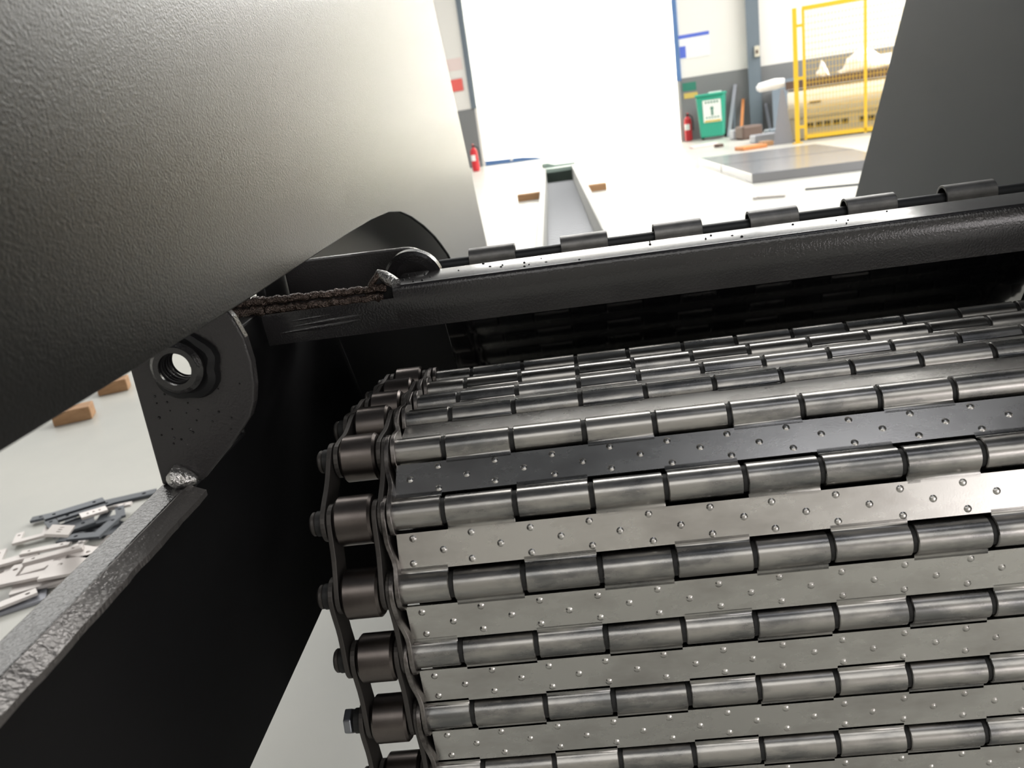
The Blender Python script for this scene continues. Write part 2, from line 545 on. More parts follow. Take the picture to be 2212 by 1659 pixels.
def fbox(name, x, y, sx, sy, sz, rz, m, label, cat, z=0.0, bevel=0.0, group=None):
    c, s = math.cos(rz), math.sin(rz)
    o = MB().obox((x, y, z + sz / 2), (c, s, 0), (-s, c, 0), Z3, sx / 2, sy / 2, sz / 2).build(name, m, bevel=bevel)
    return tag(o, label, cat, group)


# clutter along the foot of the far wall
def on_px(px, py):   # floor point seen at these photograph coordinates
    d = RIGHT * ((px - 1106) / 1740) - UP * ((py - 829.5) / 1740) + FWD
    return d * (1.0 / -d.z)


def junk(name, px, py, sx, sy, sz, rz, m, label, cat, z=0.0):
    q = on_px(px, py)
    return fbox(name, q.x, q.y, sx, sy, sz, rz, m, label, cat, z=z, bevel=min(sx, sy, sz) * 0.15)


junk('scrap_box', 1618, 300, 0.42, 0.4, 0.26, 0.2, M['brown'], 'brown scrap box on the floor in front of the steel column', 'box')
junk('tool_case', 1591, 301, 0.20, 0.3, 0.20, 0.1, M['steelgrey'], 'small grey case on the floor left of the brown scrap box', 'box')
junk('steel_billet', 1650, 306, 0.42, 0.3, 0.14, 0.1, M['steelgrey'], 'grey steel billet on the floor right of the brown scrap box', 'billet')
junk('metal_block', 1672, 299, 0.28, 0.3, 0.18, 0.1, M['column'], 'dark metal block on the floor left of the leaning grey sheet', 'block')
junk('wood_strip', 1520, 318, 0.5, 0.22, 0.05, 0.15, M['signpink'], 'pale pinkish strip lying on the floor in front of the fire extinguisher and bin', 'strip')
junk('wood_chip', 1553, 318, 0.12, 0.15, 0.06, 0.4, M['brown'], 'small brown chunk on the floor right of the pale strip', 'chunk')
junk('orange_board', 1622, 322, 0.42, 0.35, 0.06, 0.2, M['orange'], 'orange-brown board on the floor behind the big steel slabs', 'board')
junk('orange_block', 1655, 315, 0.18, 0.25, 0.08, 0.1, M['wood'], 'small ochre block on the floor right of the orange-brown board', 'block')

# yellow mesh fence in front of the machine
FD = Vector((0.9578, -0.2873, 0))
FN = Vector((-0.2873, -0.9578, 0))
F0 = Vector((3.41 * S, 11.87 * S, 0))
fn = thing('mesh_fence', F0, 'yellow steel mesh safety fence in front of the cream machine', 'fence')


def fpt(a, z, o=0.0):
    return F0 + FD * a + FN * o + Z3 * z


FT = 2.02
MB().obox(fpt(0, FT / 2 + 0.01), FD, FN, Z3, 0.035, 0.035, FT / 2 + 0.01).build('post', M['yellow'], fn)
MB().obox(fpt(0, 0.006), FD, FN, Z3, 0.08, 0.08, 0.006).build('base_plate', M['yellow'], fn)
MB().obox(fpt(3.1, FT / 2 + 0.01), FD, FN, Z3, 0.035, 0.035, FT / 2 + 0.01).build('post', M['yellow'], fn)
for z in (0.25, 1.0, 1.78):
    MB().obox(fpt(0.07, z), FD, FN, Z3, 0.06, 0.02, 0.022).build('clamp', M['yellow'], fn)
fr = MB()
for a in (0.125, 1.02, 2.98):
    fr.obox(fpt(a, FT / 2 + 0.02), FD, FN, Z3, 0.02, 0.015, FT / 2 - 0.02)
for z in (0.09, FT):
    fr.obox(fpt(1.55, z), FD, FN, Z3, 1.44, 0.015, 0.03)
fr.build('panel_frame', M['yellow'], fn)
wm = MB()
for k in range(58):
    wm.obox(fpt(0.15 + 0.0495 * k, FT / 2), FD, FN, Z3, 0.003, 0.003, FT / 2 - 0.05)
for k in range(20):
    wm.obox(fpt(1.55, 0.14 + 0.097 * k, 0.004), FD, FN, Z3, 1.41, 0.003, 0.003)
wm.build('wire_mesh', M['yellow'], fn)

# cream machine behind the fence
MC = fpt(1.0, 0, -0.9)
mc = thing('shear_machine', MC, 'long cream machine with a rounded housing behind the yellow fence', 'machine')


def mpt(a, z, o):
    return MC + FD * a + FN * o + Z3 * z


prof = [(-0.42, 0.36), (0.30, 0.36)] + [(0.30 + 0.16 * math.sin(PI * k / 10), 0.36 + 0.44 * k / 10) for k in range(1, 10)] + [(0.18, 0.80), (-0.42, 0.84)]
hm = MB()
hm.prism(prof, mpt(-1.15, 0, 0), FN, Z3, FD * 2.7)
hm.build('housing', M['machine'], mc, smooth=30)
MB().obox(mpt(0.2, 0.19, -0.05), FD, FN, Z3, 1.34, 0.36, 0.17).build('base', M['machine_low'], mc)
for k in range(13):
    if k == 5:
        continue
    MB().obox(mpt(-0.80 + 0.135 * k, 0.23, 0.313), FD, FN, Z3, 0.05, 0.006, 0.04).build('slot', M['dark'], mc)
MB().obox(mpt(0.1, 0.905, -0.08), FD, FN, Z3, 1.28, 0.20, 0.065).build('top_beam', M['brown'], mc)
MB().obox(mpt(-0.72, 0.60, 0.47), FD, FN, Z3, 0.09, 0.012, 0.012).build('handle', M['brown'], mc)
MB().obox(mpt(0.2, 0.012, -0.05), FD, FN, Z3, 1.3, 0.33, 0.012).build('foot_rail', M['brown'], mc)


def blob(name, c, rx, ry, rz, m, label, cat, seed, squash=0.35):
    rnd = random.Random(seed)
    bm = bmesh.new()
    bmesh.ops.create_icosphere(bm, subdivisions=3, radius=1.0)
    ph = [rnd.uniform(0, 6) for _ in range(6)]
    for v in bm.verts:
        x, y, z = v.co
        k = 1 + 0.18 * math.sin(3.1 * x + ph[0]) * math.sin(2.7 * y + ph[1]) + 0.12 * math.sin(6 * x + ph[2] + 4 * z) + 0.08 * math.sin(9 * y + ph[3] + 5 * x)
        if z < -squash:
            z = -squash
        v.co = Vector(c) + FD * (x * rx * k) + FN * (y * ry * k) + Z3 * ((z + squash) * rz * (0.55 + 0.45 * k) * (1.25 - abs(x + 0.2)))
    mb = MB()
    mb.bm.free()
    mb.bm = bm
    o = mb.build(name, m, smooth=60)
    return tag(o, label, cat)


blob('plastic_sheet', mpt(0.12, 0.972, -0.05), 0.40, 0.16, 0.24, M['sheet'], 'crumpled white plastic sheet heaped on top of the cream machine', 'sheet', 3)
blob('plastic_bag', mpt(-0.58, 0.972, -0.05), 0.12, 0.12, 0.16, M['sheet'], 'small white crumpled bag on the machine top, left of the big heap', 'bag', 5)
blob('cloth_bundle', mpt(1.17, 0.972, -0.08), 0.10, 0.10, 0.12, M['sheet'], 'small white bundle on the machine top at its right end', 'bundle', 8)
roll = MB().tube([mpt(-1.66, 0.93, 0.02), mpt(-1.61, 0.94, 0.02), mpt(-1.35, 0.965, 0.0), mpt(-1.195, 0.97, 0.0)], 0.1, 16, True, [0.03, 0.075, 0.09, 0.07])
tag(roll.build('rolled_sheet', M['sheet'], smooth=True), 'white roll jutting out over the left end of the cream machine', 'roll')
hs = MB()
cols = []
for k in range(9):
    a = k / 8
    x0, x1 = 0.66 + 0.12 * a, 0.74 + 0.32 * a
    cols.append((x0, x1, 2.35 - a * (2.35 - 0.98)))
pf = []
for (x0, x1, z) in cols:
    row = []
    for j in range(13):
        f = j / 12
        row.append(hs.bm.verts.new(mpt(x0 + (x1 - x0) * f, z, 0.03 * math.sin(f * 14 + z))))
    pf.append(row)
for r0, r1 in zip(pf, pf[1:]):
    for j in range(12):
        hs.face([r0[j], r0[j + 1], r1[j + 1], r1[j]])
hso = tag(hs.build('hanging_sheet', M['sheet'], smooth=True), 'tall white plastic sheet hanging down onto the machine behind the fence', 'sheet')
sm = hso.modifiers.new('thickness', 'SOLIDIFY')
sm.thickness = 0.012
# grey sheet steel leaning at the left end of the machine (a narrow triangle)
ls = MB()
ls.prism([(-0.17, 0.0), (0.15, 0.0), (0.02, 0.88), (-0.03, 0.88)], fpt(-0.22, 0.0, -0.25), FD, Z3 * 0.995 - FN * 0.08, FN * 0.012)
tag(ls.build('steel_sheet', M['steelgrey']), 'narrow grey steel sheet standing upright left of the fence post', 'sheet')
pn = MB()
wbox(pn, 7.35, 8.6, 0, 1.06, 0.06, 0.10)
tag(pn.build('white_panel', M['white']), 'white panel leaning on the dado behind the right end of the machine', 'panel')

# steel slabs on the floor
def slab(name, pts, z0, z1, m, label):
    return tag(MB().prism(pts, (0, 0, z0), X3, Y3, Z3 * (z1 - z0)).build(name, m, bevel=0.006), label, 'slab')


SL = 1 / 0.85
slab('steel_slab', [(1.79 * SL, 7.69 * SL), (2.95 * SL, 7.52 * SL), (3.10 * SL, 8.8 * SL), (1.80 * SL, 9.1 * SL)], 0.0, 0.1, M['slab'],
     'thick grey steel slab on the floor, the nearer of the two slabs')
slab('steel_slab', [(1.80 * SL, 9.14 * SL), (3.11 * SL, 8.84 * SL), (3.14 * SL, 10.2 * SL), (1.80 * SL, 10.5 * SL)], 0.0, 0.1, M['slab'],
     'darker edged steel slab on the floor behind the thick slab, towards the fence')
fbox('steel_sheet', 3.75, 9.9, 1.6, 0.8, 0.012, -0.55, M['slab'], 'thin steel sheet lying on the floor between the slabs and the fence', 'sheet')
fbox('floor_strip', 2.75, 7.75, 0.9, 0.05, 0.015, -0.35, M['cutdark'], 'dark strip on the floor in front of the thick slab, by the right hood plate', 'strip')
q = on_px(1665, 428)
ft = MB()
ft.obox((q.x, q.y, 0.012), (0.9, -0.43, 0), (0.43, 0.9, 0), Z3, 0.13, 0.018, 0.012)
ft.obox((q.x - 0.115, q.y + 0.065, 0.012), (0.5, 0.86, 0), (-0.86, 0.5, 0), Z3, 0.045, 0.018, 0.012)
tag(ft.build('steel_hook', M['cut']), 'small steel hook piece lying alone on the bright floor', 'hook')
q0, q1 = on_px(1345, 441), on_px(1400, 497)
cb = MB().tube([q0 + Z3 * 0.006, (q0 + q1) / 2 + Vector((0.03, 0, 0.006)), q1 + Z3 * 0.006], 0.006, 8)
tag(cb.build('floor_cable', M['steelgrey']), 'thin grey cable lying on the floor right of the distant conveyor', 'cable')

# distant chip conveyor lying on timbers
def T(x, y, z):
    return Vector((x * S, y * S, z * S))


tc0 = T(0.07, 6.0, 0)
tr_ = thing('trough_conveyor', tc0, 'long pale trough conveyor lying on the floor beyond the hinge rod', 'conveyor')
ZB, ZT = 0.075, 0.30
for x0, x1, nm in ((-0.128, -0.088, 'side_wall'), (0.196, 0.248, 'side_wall')):
    MB().box(x0 * S, x1 * S, 2.5 * S, 9.3 * S, ZB * S, ZT * S).build(nm, M['trough'], tr_, bevel=0.008)
MB().box(-0.088 * S, 0.196 * S, 2.5 * S, 9.3 * S, ZB * S, 0.13 * S).build('bed', M['trough'], tr_)
sl = MB()
for k in range(96):
    y = 2.6 + k * 0.066
    sl.box(-0.084 * S, 0.192 * S, y * S, (y + 0.05) * S, 0.131 * S, 0.152 * S)
    sl.cyl(T(-0.084, y + 0.058, 0.15), T(0.192, y + 0.058, 0.15), 0.011, 8)
sl.build('slat_belt', M['troughbelt'], tr_, kind='stuff')
MB().prism([(-0.128, ZB), (0.26, ZB), (0.245, 0.315), (0.02, 0.318), (-0.06, 0.345), (-0.128, 0.345)], T(0, 9.3, 0), X3 * S, Z3 * S, Y3 * (0.25 * S)).build('end_box', M['trough_green'], tr_, bevel=0.008)
MB().box(-0.085 * S, 0.193 * S, 9.0 * S, 9.29 * S, 0.262 * S, 0.30 * S).build('end_cover', M['trough_green'], tr_)
for y, lab in ((9.05, 'brown timber laid across the floor under the far part of the distant trough conveyor'),):
    o = MB().box(-0.43 * S, 0.545 * S, (y - 0.07) * S, (y + 0.07) * S, 0, ZB * S - 0.001).build('timber_beam', M['wood'], bevel=0.006)
    tag(o, lab, 'timber')

# ------------------------------------------------------------------ heap of cut steel brackets, lower left
def hole(cx, cy, r, n=10):
    return [(cx + r * math.cos(2 * PI * k / n), cy + r * math.sin(2 * PI * k / n)) for k in range(n)]


SHAPES = {
    'ell': ([(-.06, -.05), (.06, -.05), (.06, -.02), (-.028, -.02), (-.028, .05), (-.06, .05)], [hole(-.044, .03, .006), hole(.04, -.035, .006)]),
    'u': ([(-.06, -.045), (.06, -.045), (.06, .045), (.034, .045), (.034, -.018), (-.034, -.018), (-.034, .045), (-.06, .045)], [hole(-.047, .02, .006), hole(.047, .02, .006)]),
    'plate': ([(-.065, -.03), (.065, -.03), (.065, .03), (-.065, .03)], [hole(-.03, 0, .007), hole(0, 0, .007), hole(.03, 0, .007)]),
    'strip': ([(-.075, -.014), (.075, -.014), (.075, .014), (-.075, .014)], [hole(-.05, 0, .005), hole(.05, 0, .005)]),
    'big': ([(-.085, -.05), (.085, -.05), (.085, .03), (.055, .05), (-.085, .05)], [hole(-.05, .02, .007), hole(.05, -.02, .007)]),
}
_mesh = {}


def bracket(kind, px, py, layer, rz, m, label, tilt=None, k=1.0, group=None, th=0.008):
    k *= 1.12
    if tilt is None:
        tilt = (0.10, 0.06) if layer > 3.5 else (0, 0)
    rz += random.uniform(-0.25, 0.25)
    key = (kind, m.name, k, th)
    if key not in _mesh:
        pts, hs_ = SHAPES[kind]
        mb = MB()
        mb.prism([(a * k, b * k) for a, b in pts], (0, 0, 0), X3, Y3, Z3 * th, [[(a * k, b * k) for a, b in h] for h in hs_])
        o = mb.build('steel_bracket', m)
        me = o.data
        wl = Vector(o['wloc'])
        _mesh[key] = (me, wl)
        COL.objects.unlink(o)
        bpy.data.objects.remove(o)
    me, wl = _mesh[key]
    o = bpy.data.objects.new('steel_bracket', me)
    COL.objects.link(o)
    z = 0.001 + layer * 0.0135
    d = RIGHT * ((px - 1106) / 1740) - UP * ((py - 829.5) / 1740) + FWD
    p = d * ((1.0 - z) / -d.z) + Vector((0, 0, 1.0))
    ext = 0.085 * k * (abs(math.sin(tilt[0])) + abs(math.sin(tilt[1])))
    o.location = (p.x, p.y, z + ext)
    o.rotation_euler = (tilt[0], tilt[1], rz)
    o['label'] = label
    o['category'] = 'bracket'
    o['group'] = group or 'cut steel brackets heaped on the floor'
    return o


CL, CD = M['cut'], M['cutdark']
bracket('big', 55, 1235, 0, 0.5, CL, 'wide brownish steel plate at the left of the heap, by the photo edge', k=1.15)
bracket('ell', 35, 1200, 1.1, 0.6, CL, 'pale L-shaped bracket at the upper left of the heap, by the photo edge', k=1.0)
bracket('big', 115, 1245, 1, 0.35, CL, 'broad bright steel plate in the middle of the heap', k=1.0)
bracket('u', 75, 1235, 2.1, 0.45, CL, 'bright U-shaped bracket on the left half of the heap', k=1.05)
bracket('plate', 140, 1180, 4.0, 2.0, CL, 'grey bracket with a row of holes propped up in the middle of the heap', tilt=(0.35, 0.2), k=0.85)
bracket('strip', 118, 1203, 2.6, 0.45, CL, 'pale thick strip pointing left below the propped bracket', k=0.9, th=0.012)
bracket('strip', 100, 1188, 1.6, 0.45, CL, 'thin pale strip behind the thick strip, left of the propped bracket', k=0.8)
bracket('plate', 178, 1195, 2.2, -0.4, CL, 'pale holed plate right of the propped bracket', k=0.8)
bracket('u', 200, 1178, 1.2, 0.3, CL, 'small bright U-shaped bracket at the right of the heap, next to the machine beam', k=0.75)
bracket('big', 165, 1225, 2.2, 0.2, CL, 'smooth bright plate at the right of the heap, next to the machine beam', k=0.85)
bracket('strip', 130, 1262, 0.4, 0.35, CL, 'pale strip at the lower right of the heap', k=0.85)
bracket('ell', 18, 1292, 1.0, 0.9, CL, 'pale L-shaped bracket at the lower left of the heap', k=0.95)
bracket('u', 32, 1300, 0, 0.55, M['steelgrey'], 'grey U-shaped bracket lowest in the photo, under the L-shaped one', k=1.15)
bracket('u', 72, 1158, 0.6, 0.25, CL, 'bright white angled bracket alone at the upper left, beside the dark ones', k=0.75)
dk = 'dark steel brackets at the back of the heap'
dl = 'dark grey steel bracket tangled in the back part of the heap'
for kd, px, py, ly, rz, kk in (('strip', 130, 1112, 0.6, 0.5, 1.0), ('ell', 150, 1125, 1.6, 0.9, 0.9), ('u', 185, 1130, 0.6, 0.2, 1.0), ('plate', 160, 1142, 2.6, 0.4, 0.8),
                               ('u', 225, 1120, 1.6, 0.5, 0.9), ('ell', 205, 1145, 2.8, 1.6, 0.9), ('strip', 190, 1105, 2.6, 0.35, 1.0), ('big', 200, 1150, 0.0, 0.3, 0.9),
                               ('strip', 165, 1112, 3.6, 0.55, 1.0)):
    bracket(kd, px, py, ly, rz, CD, dl, k=kk, group=dk)
bracket('strip', 262, 1082, 0.2, 0.42, CD, 'long dark strip pointing away at the far right end of the heap', k=1.3)
bracket('strip', 240, 1100, 1.4, 0.42, CL, 'pale pinkish strip among the dark brackets, near the machine beam', k=0.75)
bracket('plate', 205, 1115, 4.0, 0.9, CL, 'small pale plate lying on top of the dark brackets', k=0.5)

# wooden blocks further back at the left
for px, py, sx, lab in ((150, 915, 0.16, 'orange-brown wooden block on the floor, the nearer of the two by the hood plate'), (238, 851, 0.14, 'orange-brown wooden block on the floor, the farther of the two by the hood plate')):
    q = on_px(px, py)
    o = fbox('wooden_block', q.x, q.y + 0.05, sx, 0.10, 0.06, 0.35, M['wood'], lab, 'block', bevel=0.004)

# ------------------------------------------------------------------ the near machine
def V(x, y, z):
    return Vector((x, y, z + DZ))


XL, XR = -0.320, 0.862        # inner faces of the side panels
fm = thing('conveyor_frame', V(0.27, 1.2, -DZ), 'black painted steel conveyor head frame with side beams and crossbar around the belt', 'conveyor frame')
# left side: low arm towards the viewer, tall part behind
sidep = [(0.02, 0.354), (0.02, 0.606), (0.70, 0.606), (0.71, 0.696), (0.835, 0.699), (0.84, 0.735), (2.6, 0.735), (2.6, -DZ), (1.55, -DZ), (1.0, 0.22), (0.80, 0.354)]
for x0, x1 in ((XL - 0.012, XL), (XR, XR + 0.012)):
    pp = sidep if x0 < 0 else [(min(a, 1.06), b) for a, b in sidep if b > 0.1] + [(1.06, -DZ), (0.95, -DZ), (0.80, 0.354)]
    if x0 > 0:
        pp = [(0.02, 0.354), (0.02, 0.606), (0.70, 0.606), (0.80, 0.685), (1.0, 0.68), (1.45, 0.55), (1.50, -DZ), (1.02, -DZ), (0.90, 0.30), (0.80, 0.354)]
    MB().prism(pp, V(x0, 0, 0), Y3, Z3, X3 * (x1 - x0)).build('side_panel', M['black_smooth'], fm, bevel=0.002)
# flange strip on top of the low arm (outer textured strip + rough bevelled inner strip)
fl = MB()
fl.prism([(-0.347, 0.604), (-0.322, 0.604), (-0.322, 0.6095), (-0.347, 0.6095)], V(0, 0.02, 0), X3, Z3, Y3 * 0.59)
fl.build('flange', M['flange'], fm, bevel=0.0015, label='black orange-peel textured top flange')
fe = MB()
n = 60
rows_ = []
rnd = random.Random(4)
for k in range(n + 1):
    y = 0.02 + 0.555 * k / n
    j1 = 0.0004 * math.sin(k * 0.9) + rnd.uniform(-.0005, .0005)
    rows_.append([fe.bm.verts.new(V(*q)) for q in ((-0.322, y, 0.6095), (-0.3185, y, 0.6115 + j1 * 0.3), (-0.313, y, 0.6085 + j1 * 0.5), (-0.3055 + j1, y, 0.605), (-0.3055 + j1, y, 0.6005), (-0.322, y, 0.600))])
for a, b in zip(rows_, rows_[1:]):
    for i in range(6):
        fe.face([a[i], a[(i + 1) % 6], b[(i + 1) % 6], b[i]])
fe.face(rows_[0]); fe.face(rows_[-1][::-1])
fe.build('cut_edge', M['edge'], fm, label='rough shiny cut edge along the flange')
# take-up bracket with threaded boss
BY = 0.584
bo = [(-0.343, 0.765), (-0.346, 0.6095), (-0.312, 0.6095), (-0.308, 0.612), (-0.281, 0.636), (-0.259, 0.659), (-0.2535, 0.670), (-0.2495, 0.684), (-0.2473, 0.703), (-0.2485, 0.722), (-0.2535, 0.739), (-0.262, 0.753), (-0.275, 0.762)]
HC = (-0.3015, 0.708)
br = MB().prism(bo, V(0, BY, 0), X3, Z3, Y3 * 0.010, [hole(HC[0], HC[1], 0.0135, 36)]).build('adjuster_bracket', M['black_fine'], fm, bevel=0.0018, label='rounded black bracket plate with a threaded hole')
bs = MB()
bs.ring(V(HC[0], BY - 0.014, HC[1]), Y3, 0.0128, 0.0205, 0.0138, 48, 0.0035)
bs.build('threaded_boss', M['black_peel'], br, smooth=30)
th = MB()
hp = []
for k in range(5 * 36 + 1):
    a = 2 * PI * k / 36
    hp.append(V(HC[0] + 0.0124 * math.cos(a), BY - 0.012 + 0.0044 * k / 36, HC[1] + 0.0124 * math.sin(a)))
th.tube(hp, 0.0009, 6)
th.build('thread', M['black_smooth'], br, smooth=True)
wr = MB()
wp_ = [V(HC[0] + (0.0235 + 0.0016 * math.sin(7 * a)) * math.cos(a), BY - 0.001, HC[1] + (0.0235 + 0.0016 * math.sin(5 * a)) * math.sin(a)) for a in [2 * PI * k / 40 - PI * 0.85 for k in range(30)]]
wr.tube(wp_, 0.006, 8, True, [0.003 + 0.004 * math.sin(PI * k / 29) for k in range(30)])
wr.build('weld_bead', M['black_smooth'], br, smooth=True)  # dark weld ring, also standing in for the boss's shadow
wb = MB()
bl = [V(-0.335, BY - 0.003, 0.614), V(-0.329, BY - 0.004, 0.6165), V(-0.322, BY - 0.004, 0.6145), V(-0.314, BY - 0.003, 0.612)]
wb.tube(bl, 0.006, 12, True, [0.006, 0.0105, 0.008, 0.003])
wb.build('weld_bead', M['weld_bright'], br, smooth=True, label='bright silvery weld blob at the foot of the bracket')
rnd = random.Random(12)
sp = MB()
for k in range(26):
    a, b = rnd.uniform(-0.335, -0.26), rnd.uniform(0.63, 0.69)
    if b < 0.636 + (a + 0.281) * 1.05 and a > -0.31 or math.hypot(a - HC[0], b - HC[1]) < 0.028:
        continue
    sp.dome(V(a, BY - 0.0002, b), (0, -1, 0), rnd.uniform(0.0007, 0.0014), rnd.uniform(0.0006, 0.0013), 8)
sp.build('weld_spatter', M['black_peel'], br, smooth=True, kind='stuff')

# crossbar
XB0 = XL + 0.001
cb_low = [(0.7958, 0.697), (0.7950, 0.690), (0.7985, 0.6635), (0.8105, 0.6635), (0.8085, 0.697)]
cb_full = [(0.803, 0.709), (0.8008, 0.7084), (0.7990, 0.7068), (0.7975, 0.7035), (0.7960, 0.6975), (0.7950, 0.690), (0.7962, 0.681), (0.7985, 0.6635), (0.8105, 0.6635), (0.8085, 0.702), (0.866, 0.702), (0.866, 0.709)]
mbx = MB()
mbx.prism(cb_low, V(XB0 + 0.004, 0, 0), Y3, Z3, X3 * (-0.176 - XB0 - 0.004))
mbx.prism(cb_full, V(-0.176, 0, 0), Y3, Z3, X3 * (XR - 0.001 + 0.176))
cbo = mbx.build('crossbar', M['black_peel'], fm, smooth=40, label='textured black crossbar over the belt, top strip bright with reflected daylight')
cbo.data.materials.append(M['black_top'])
for p in cbo.data.polygons:
    if p.normal.z > 0.6 and p.center.z + cbo['wloc'][2] > 0.705 + DZ:
        p.material_index = 1
# ripples pressed into the left end of the bar
rp = MB()
for dz, l0, l1, r in ((0.010, -0.300, -0.215, 0.0022), (0.0155, -0.285, -0.205, 0.0018), (0.0205, -0.305, -0.22, 0.0014)):
    path, rad = [], []
    for k in range(15):
        f = k / 14
        path.append(V(l0 + (l1 - l0) * f, 0.7965, 0.6655 + dz + 0.004 * f))
        rad.append(0.0003 + r * math.sin(PI * f))
    rp.tube(path, r, 8, True, rad)
rp.build('ripple', M['black_peel'], cbo, smooth=True, kind='stuff')
# weld seams left of the top strip
for (z0, y0, r, l1, nm) in ((0.6985, 0.7995, 0.0055, -0.187, 'weld_bead'), (0.7065, 0.807, 0.0055, -0.184, 'weld_bead')):
    w = MB()
    rnd = random.Random(int(z0 * 1e4))
    path, rad = [], []
    for k in range(70):
        f = k / 69
        path.append(V(-0.347 + (l1 + 0.347) * f, y0 + 0.0007 * math.sin(k * 1.3), z0 + 0.003 * (1 - f) + 0.0006 * math.sin(k * 0.7)))
        rad.append(r * (0.8 + 0.22 * math.sin(k * 1.9) * rnd.random() + (0.25 if abs(f - 0.18) < 0.04 else 0)))
    w.tube(path, r, 10, True, rad)
    w.build(nm, M['weld'], cbo, smooth=True, label='coppery weld seam on the crossbar')
w = MB()
w.tube([V(-0.205, 0.806, 0.700), V(-0.199, 0.808, 0.712), V(-0.190, 0.812, 0.7205)], 0.004, 10, True, [0.0022, 0.003, 0.004])
w.build('weld_bead', M['weld'], cbo, smooth=True)
w = MB()
w.tube([V(-0.192, 0.815, 0.722), V(-0.185, 0.811, 0.7185), V(-0.178, 0.806, 0.7135), V(-0.172, 0.802, 0.710)], 0.006, 12, True, [0.0035, 0.0055, 0.0065, 0.006])
w.build('weld_bead', M['weld_bright'], cbo, smooth=True, label='bright silvery weld at the start of the top strip')
MB().prism([(-0.206, 0.697), (-0.190, 0.720), (-0.174, 0.708), (-0.174, 0.694), (-0.206, 0.694)], V(0, 0.8085, 0), X3, Z3, Y3 * 0.02).build('end_gusset', M['black_smooth'], cbo)
rnd = random.Random(21)
sp = MB()
for k in range(34):
    x = -0.17 + 0.6 * rnd.random() ** 2.2
    sp.dome(V(x, rnd.uniform(0.805, 0.862), 0.709), Z3, rnd.uniform(0.0008, 0.0018), rnd.uniform(0.0007, 0.0016), 8)
sp.build('weld_spatter', M['black_smooth'], cbo, smooth=True, kind='stuff')
# dark plate behind the weld, with a rounded right corner, and the half ring
bp = [(-0.318, 0.648), (-0.150, 0.648), (-0.148, 0.705)] + [(-0.178 + 0.03 * math.cos(a), 0.705 + 0.027 * math.sin(a)) for a in [PI / 2 * k / 8 for k in range(1, 9)]] + [(-0.318, 0.734)]
MB().prism(bp, V(0, 0.90, 0), X3, Z3, Y3 * 0.01).build('corner_plate', M['black_fine'], fm, bevel=0.002)
MB().ring(V(-0.166, 0.863, 0.700), (0.05, 1, 0.1), 0.0215, 0.0325, 0.016, 48, 0.003).build('lifting_ring', M['black_peel'], fm, smooth=30, label='black steel ring welded behind the crossbar')
# glossy back plate between crossbar and hinge, facing the belt
bz0, bz1 = 0.30, 0.676
by = lambda z: (1.2177 - 0.4794 * z) / 0.8776
bprof = [(by(bz0), bz0), (by(bz1), bz1), (by(bz1) + 0.0035, bz1), (by(bz0) + 0.0035, bz0)]
MB().prism(bprof, V(-0.170, 0, 0), Y3, Z3, X3 * 0.776).build('back_plate', M['black_gloss'], fm, label='glossy black leaning back plate that mirrors the belt')
for x0, x1 in ((XL + 0.0005, -0.1705), (0.6065, XR - 0.0005)):
    MB().prism(bprof, V(x0, 0, 0), Y3, Z3, X3 * (x1 - x0)).build('matte_filler', M['black_smooth'], fm)  # matte ends added so the back plate mirrors no bright floor there
MB().box(-0.372, XL - 0.0125, 0.815, 0.822, 0.50 + DZ, 0.78 + DZ).build('gap_filler', M['black_smooth'], fm)  # added plate that blocks bright floor showing past the bar's left end
MB().prism([(0.600, -0.10), (0.600, 0.50), (0.655, 0.545), (0.90, 0.532), (0.90, 0.528), (0.657, 0.541), (0.604, 0.497), (0.604, -0.10)], V(-0.16, 0, 0), Y3, Z3, X3 * 0.864).build('inner_light_block', M['black_smooth'], fm)  # unseen plate added inside the loop to stop light through the gaps
# closed casing behind it, sloping down to the floor
MB().prism([(1.10, 0.56), (1.16, 0.54), (2.05, 0.05), (2.25, -0.02), (2.25, -DZ), (1.3, -DZ), (1.24, 0.30)], V(XL + 0.0985, 0, 0), Y3, Z3, X3 * (XR - XL - 0.06)).build('casing', M['black_smooth'], fm)

# hinge rod with sleeves
RY, RZ = 1.0, 0.6895
hr = thing('hinge_rod', V(0.27, RY, RZ - 0.012), 'black hinge rod with grey pipe sleeves running behind the crossbar', 'hinge')
MB().cyl(V(-0.155, RY, RZ), V(0.80, RY, RZ), 0.0088, 24).build('rod', M['rod'], hr, smooth=True)
for k in range(8):
    x = -0.1165 + 0.1139 * k
    o = MB().ring(V(x, RY, RZ + 0.0028), X3, 0.0119, 0.0150, 0.0575, 32).build('sleeve', M['sleeve'], hr, smooth=30, bevel=0.0004)

# hood side plates
def hood(x, th, m, name, label, notch=True):
    pts = [(0.03, 0.75)]
    if notch:
        pts += [(0.6, 0.75), (0.9, 0.7545), (1.05, 0.7545)]
        pts += [(1.16, 0.751), (1.25, 0.7415), (1.336, 0.724), (1.44, 0.696), (1.546, 0.662), (1.62, 0.633), (1.692, 0.602), (1.74, 0.57), (1.78, 0.52)]
    else:
        pts += [(1.15, 0.75), (1.25, 0.52), (1.7, 0.50)]
    pts += [(1.80, 0.30), (1.80, -DZ), (3.02, -DZ), (2.57, 0.501), (2.1216, 1.149), (1.55, 1.97), (0.03, 1.97)]
    o = MB().prism(pts, V(x, 0, 0), Y3, Z3, X3 * th).build(name, m, bevel=0.001)
    return tag(o, label, 'hood plate')


hood(-0.24, -0.006, M['hood'], 'hood_side_plate', 'big textured grey-black hood plate at the left, curving notch over the crossbar end')
hood(0.91, 0.006, M['hood_far'], 'hood_side_plate', 'smooth slate-grey hood plate at the right behind the hinge rod', False)

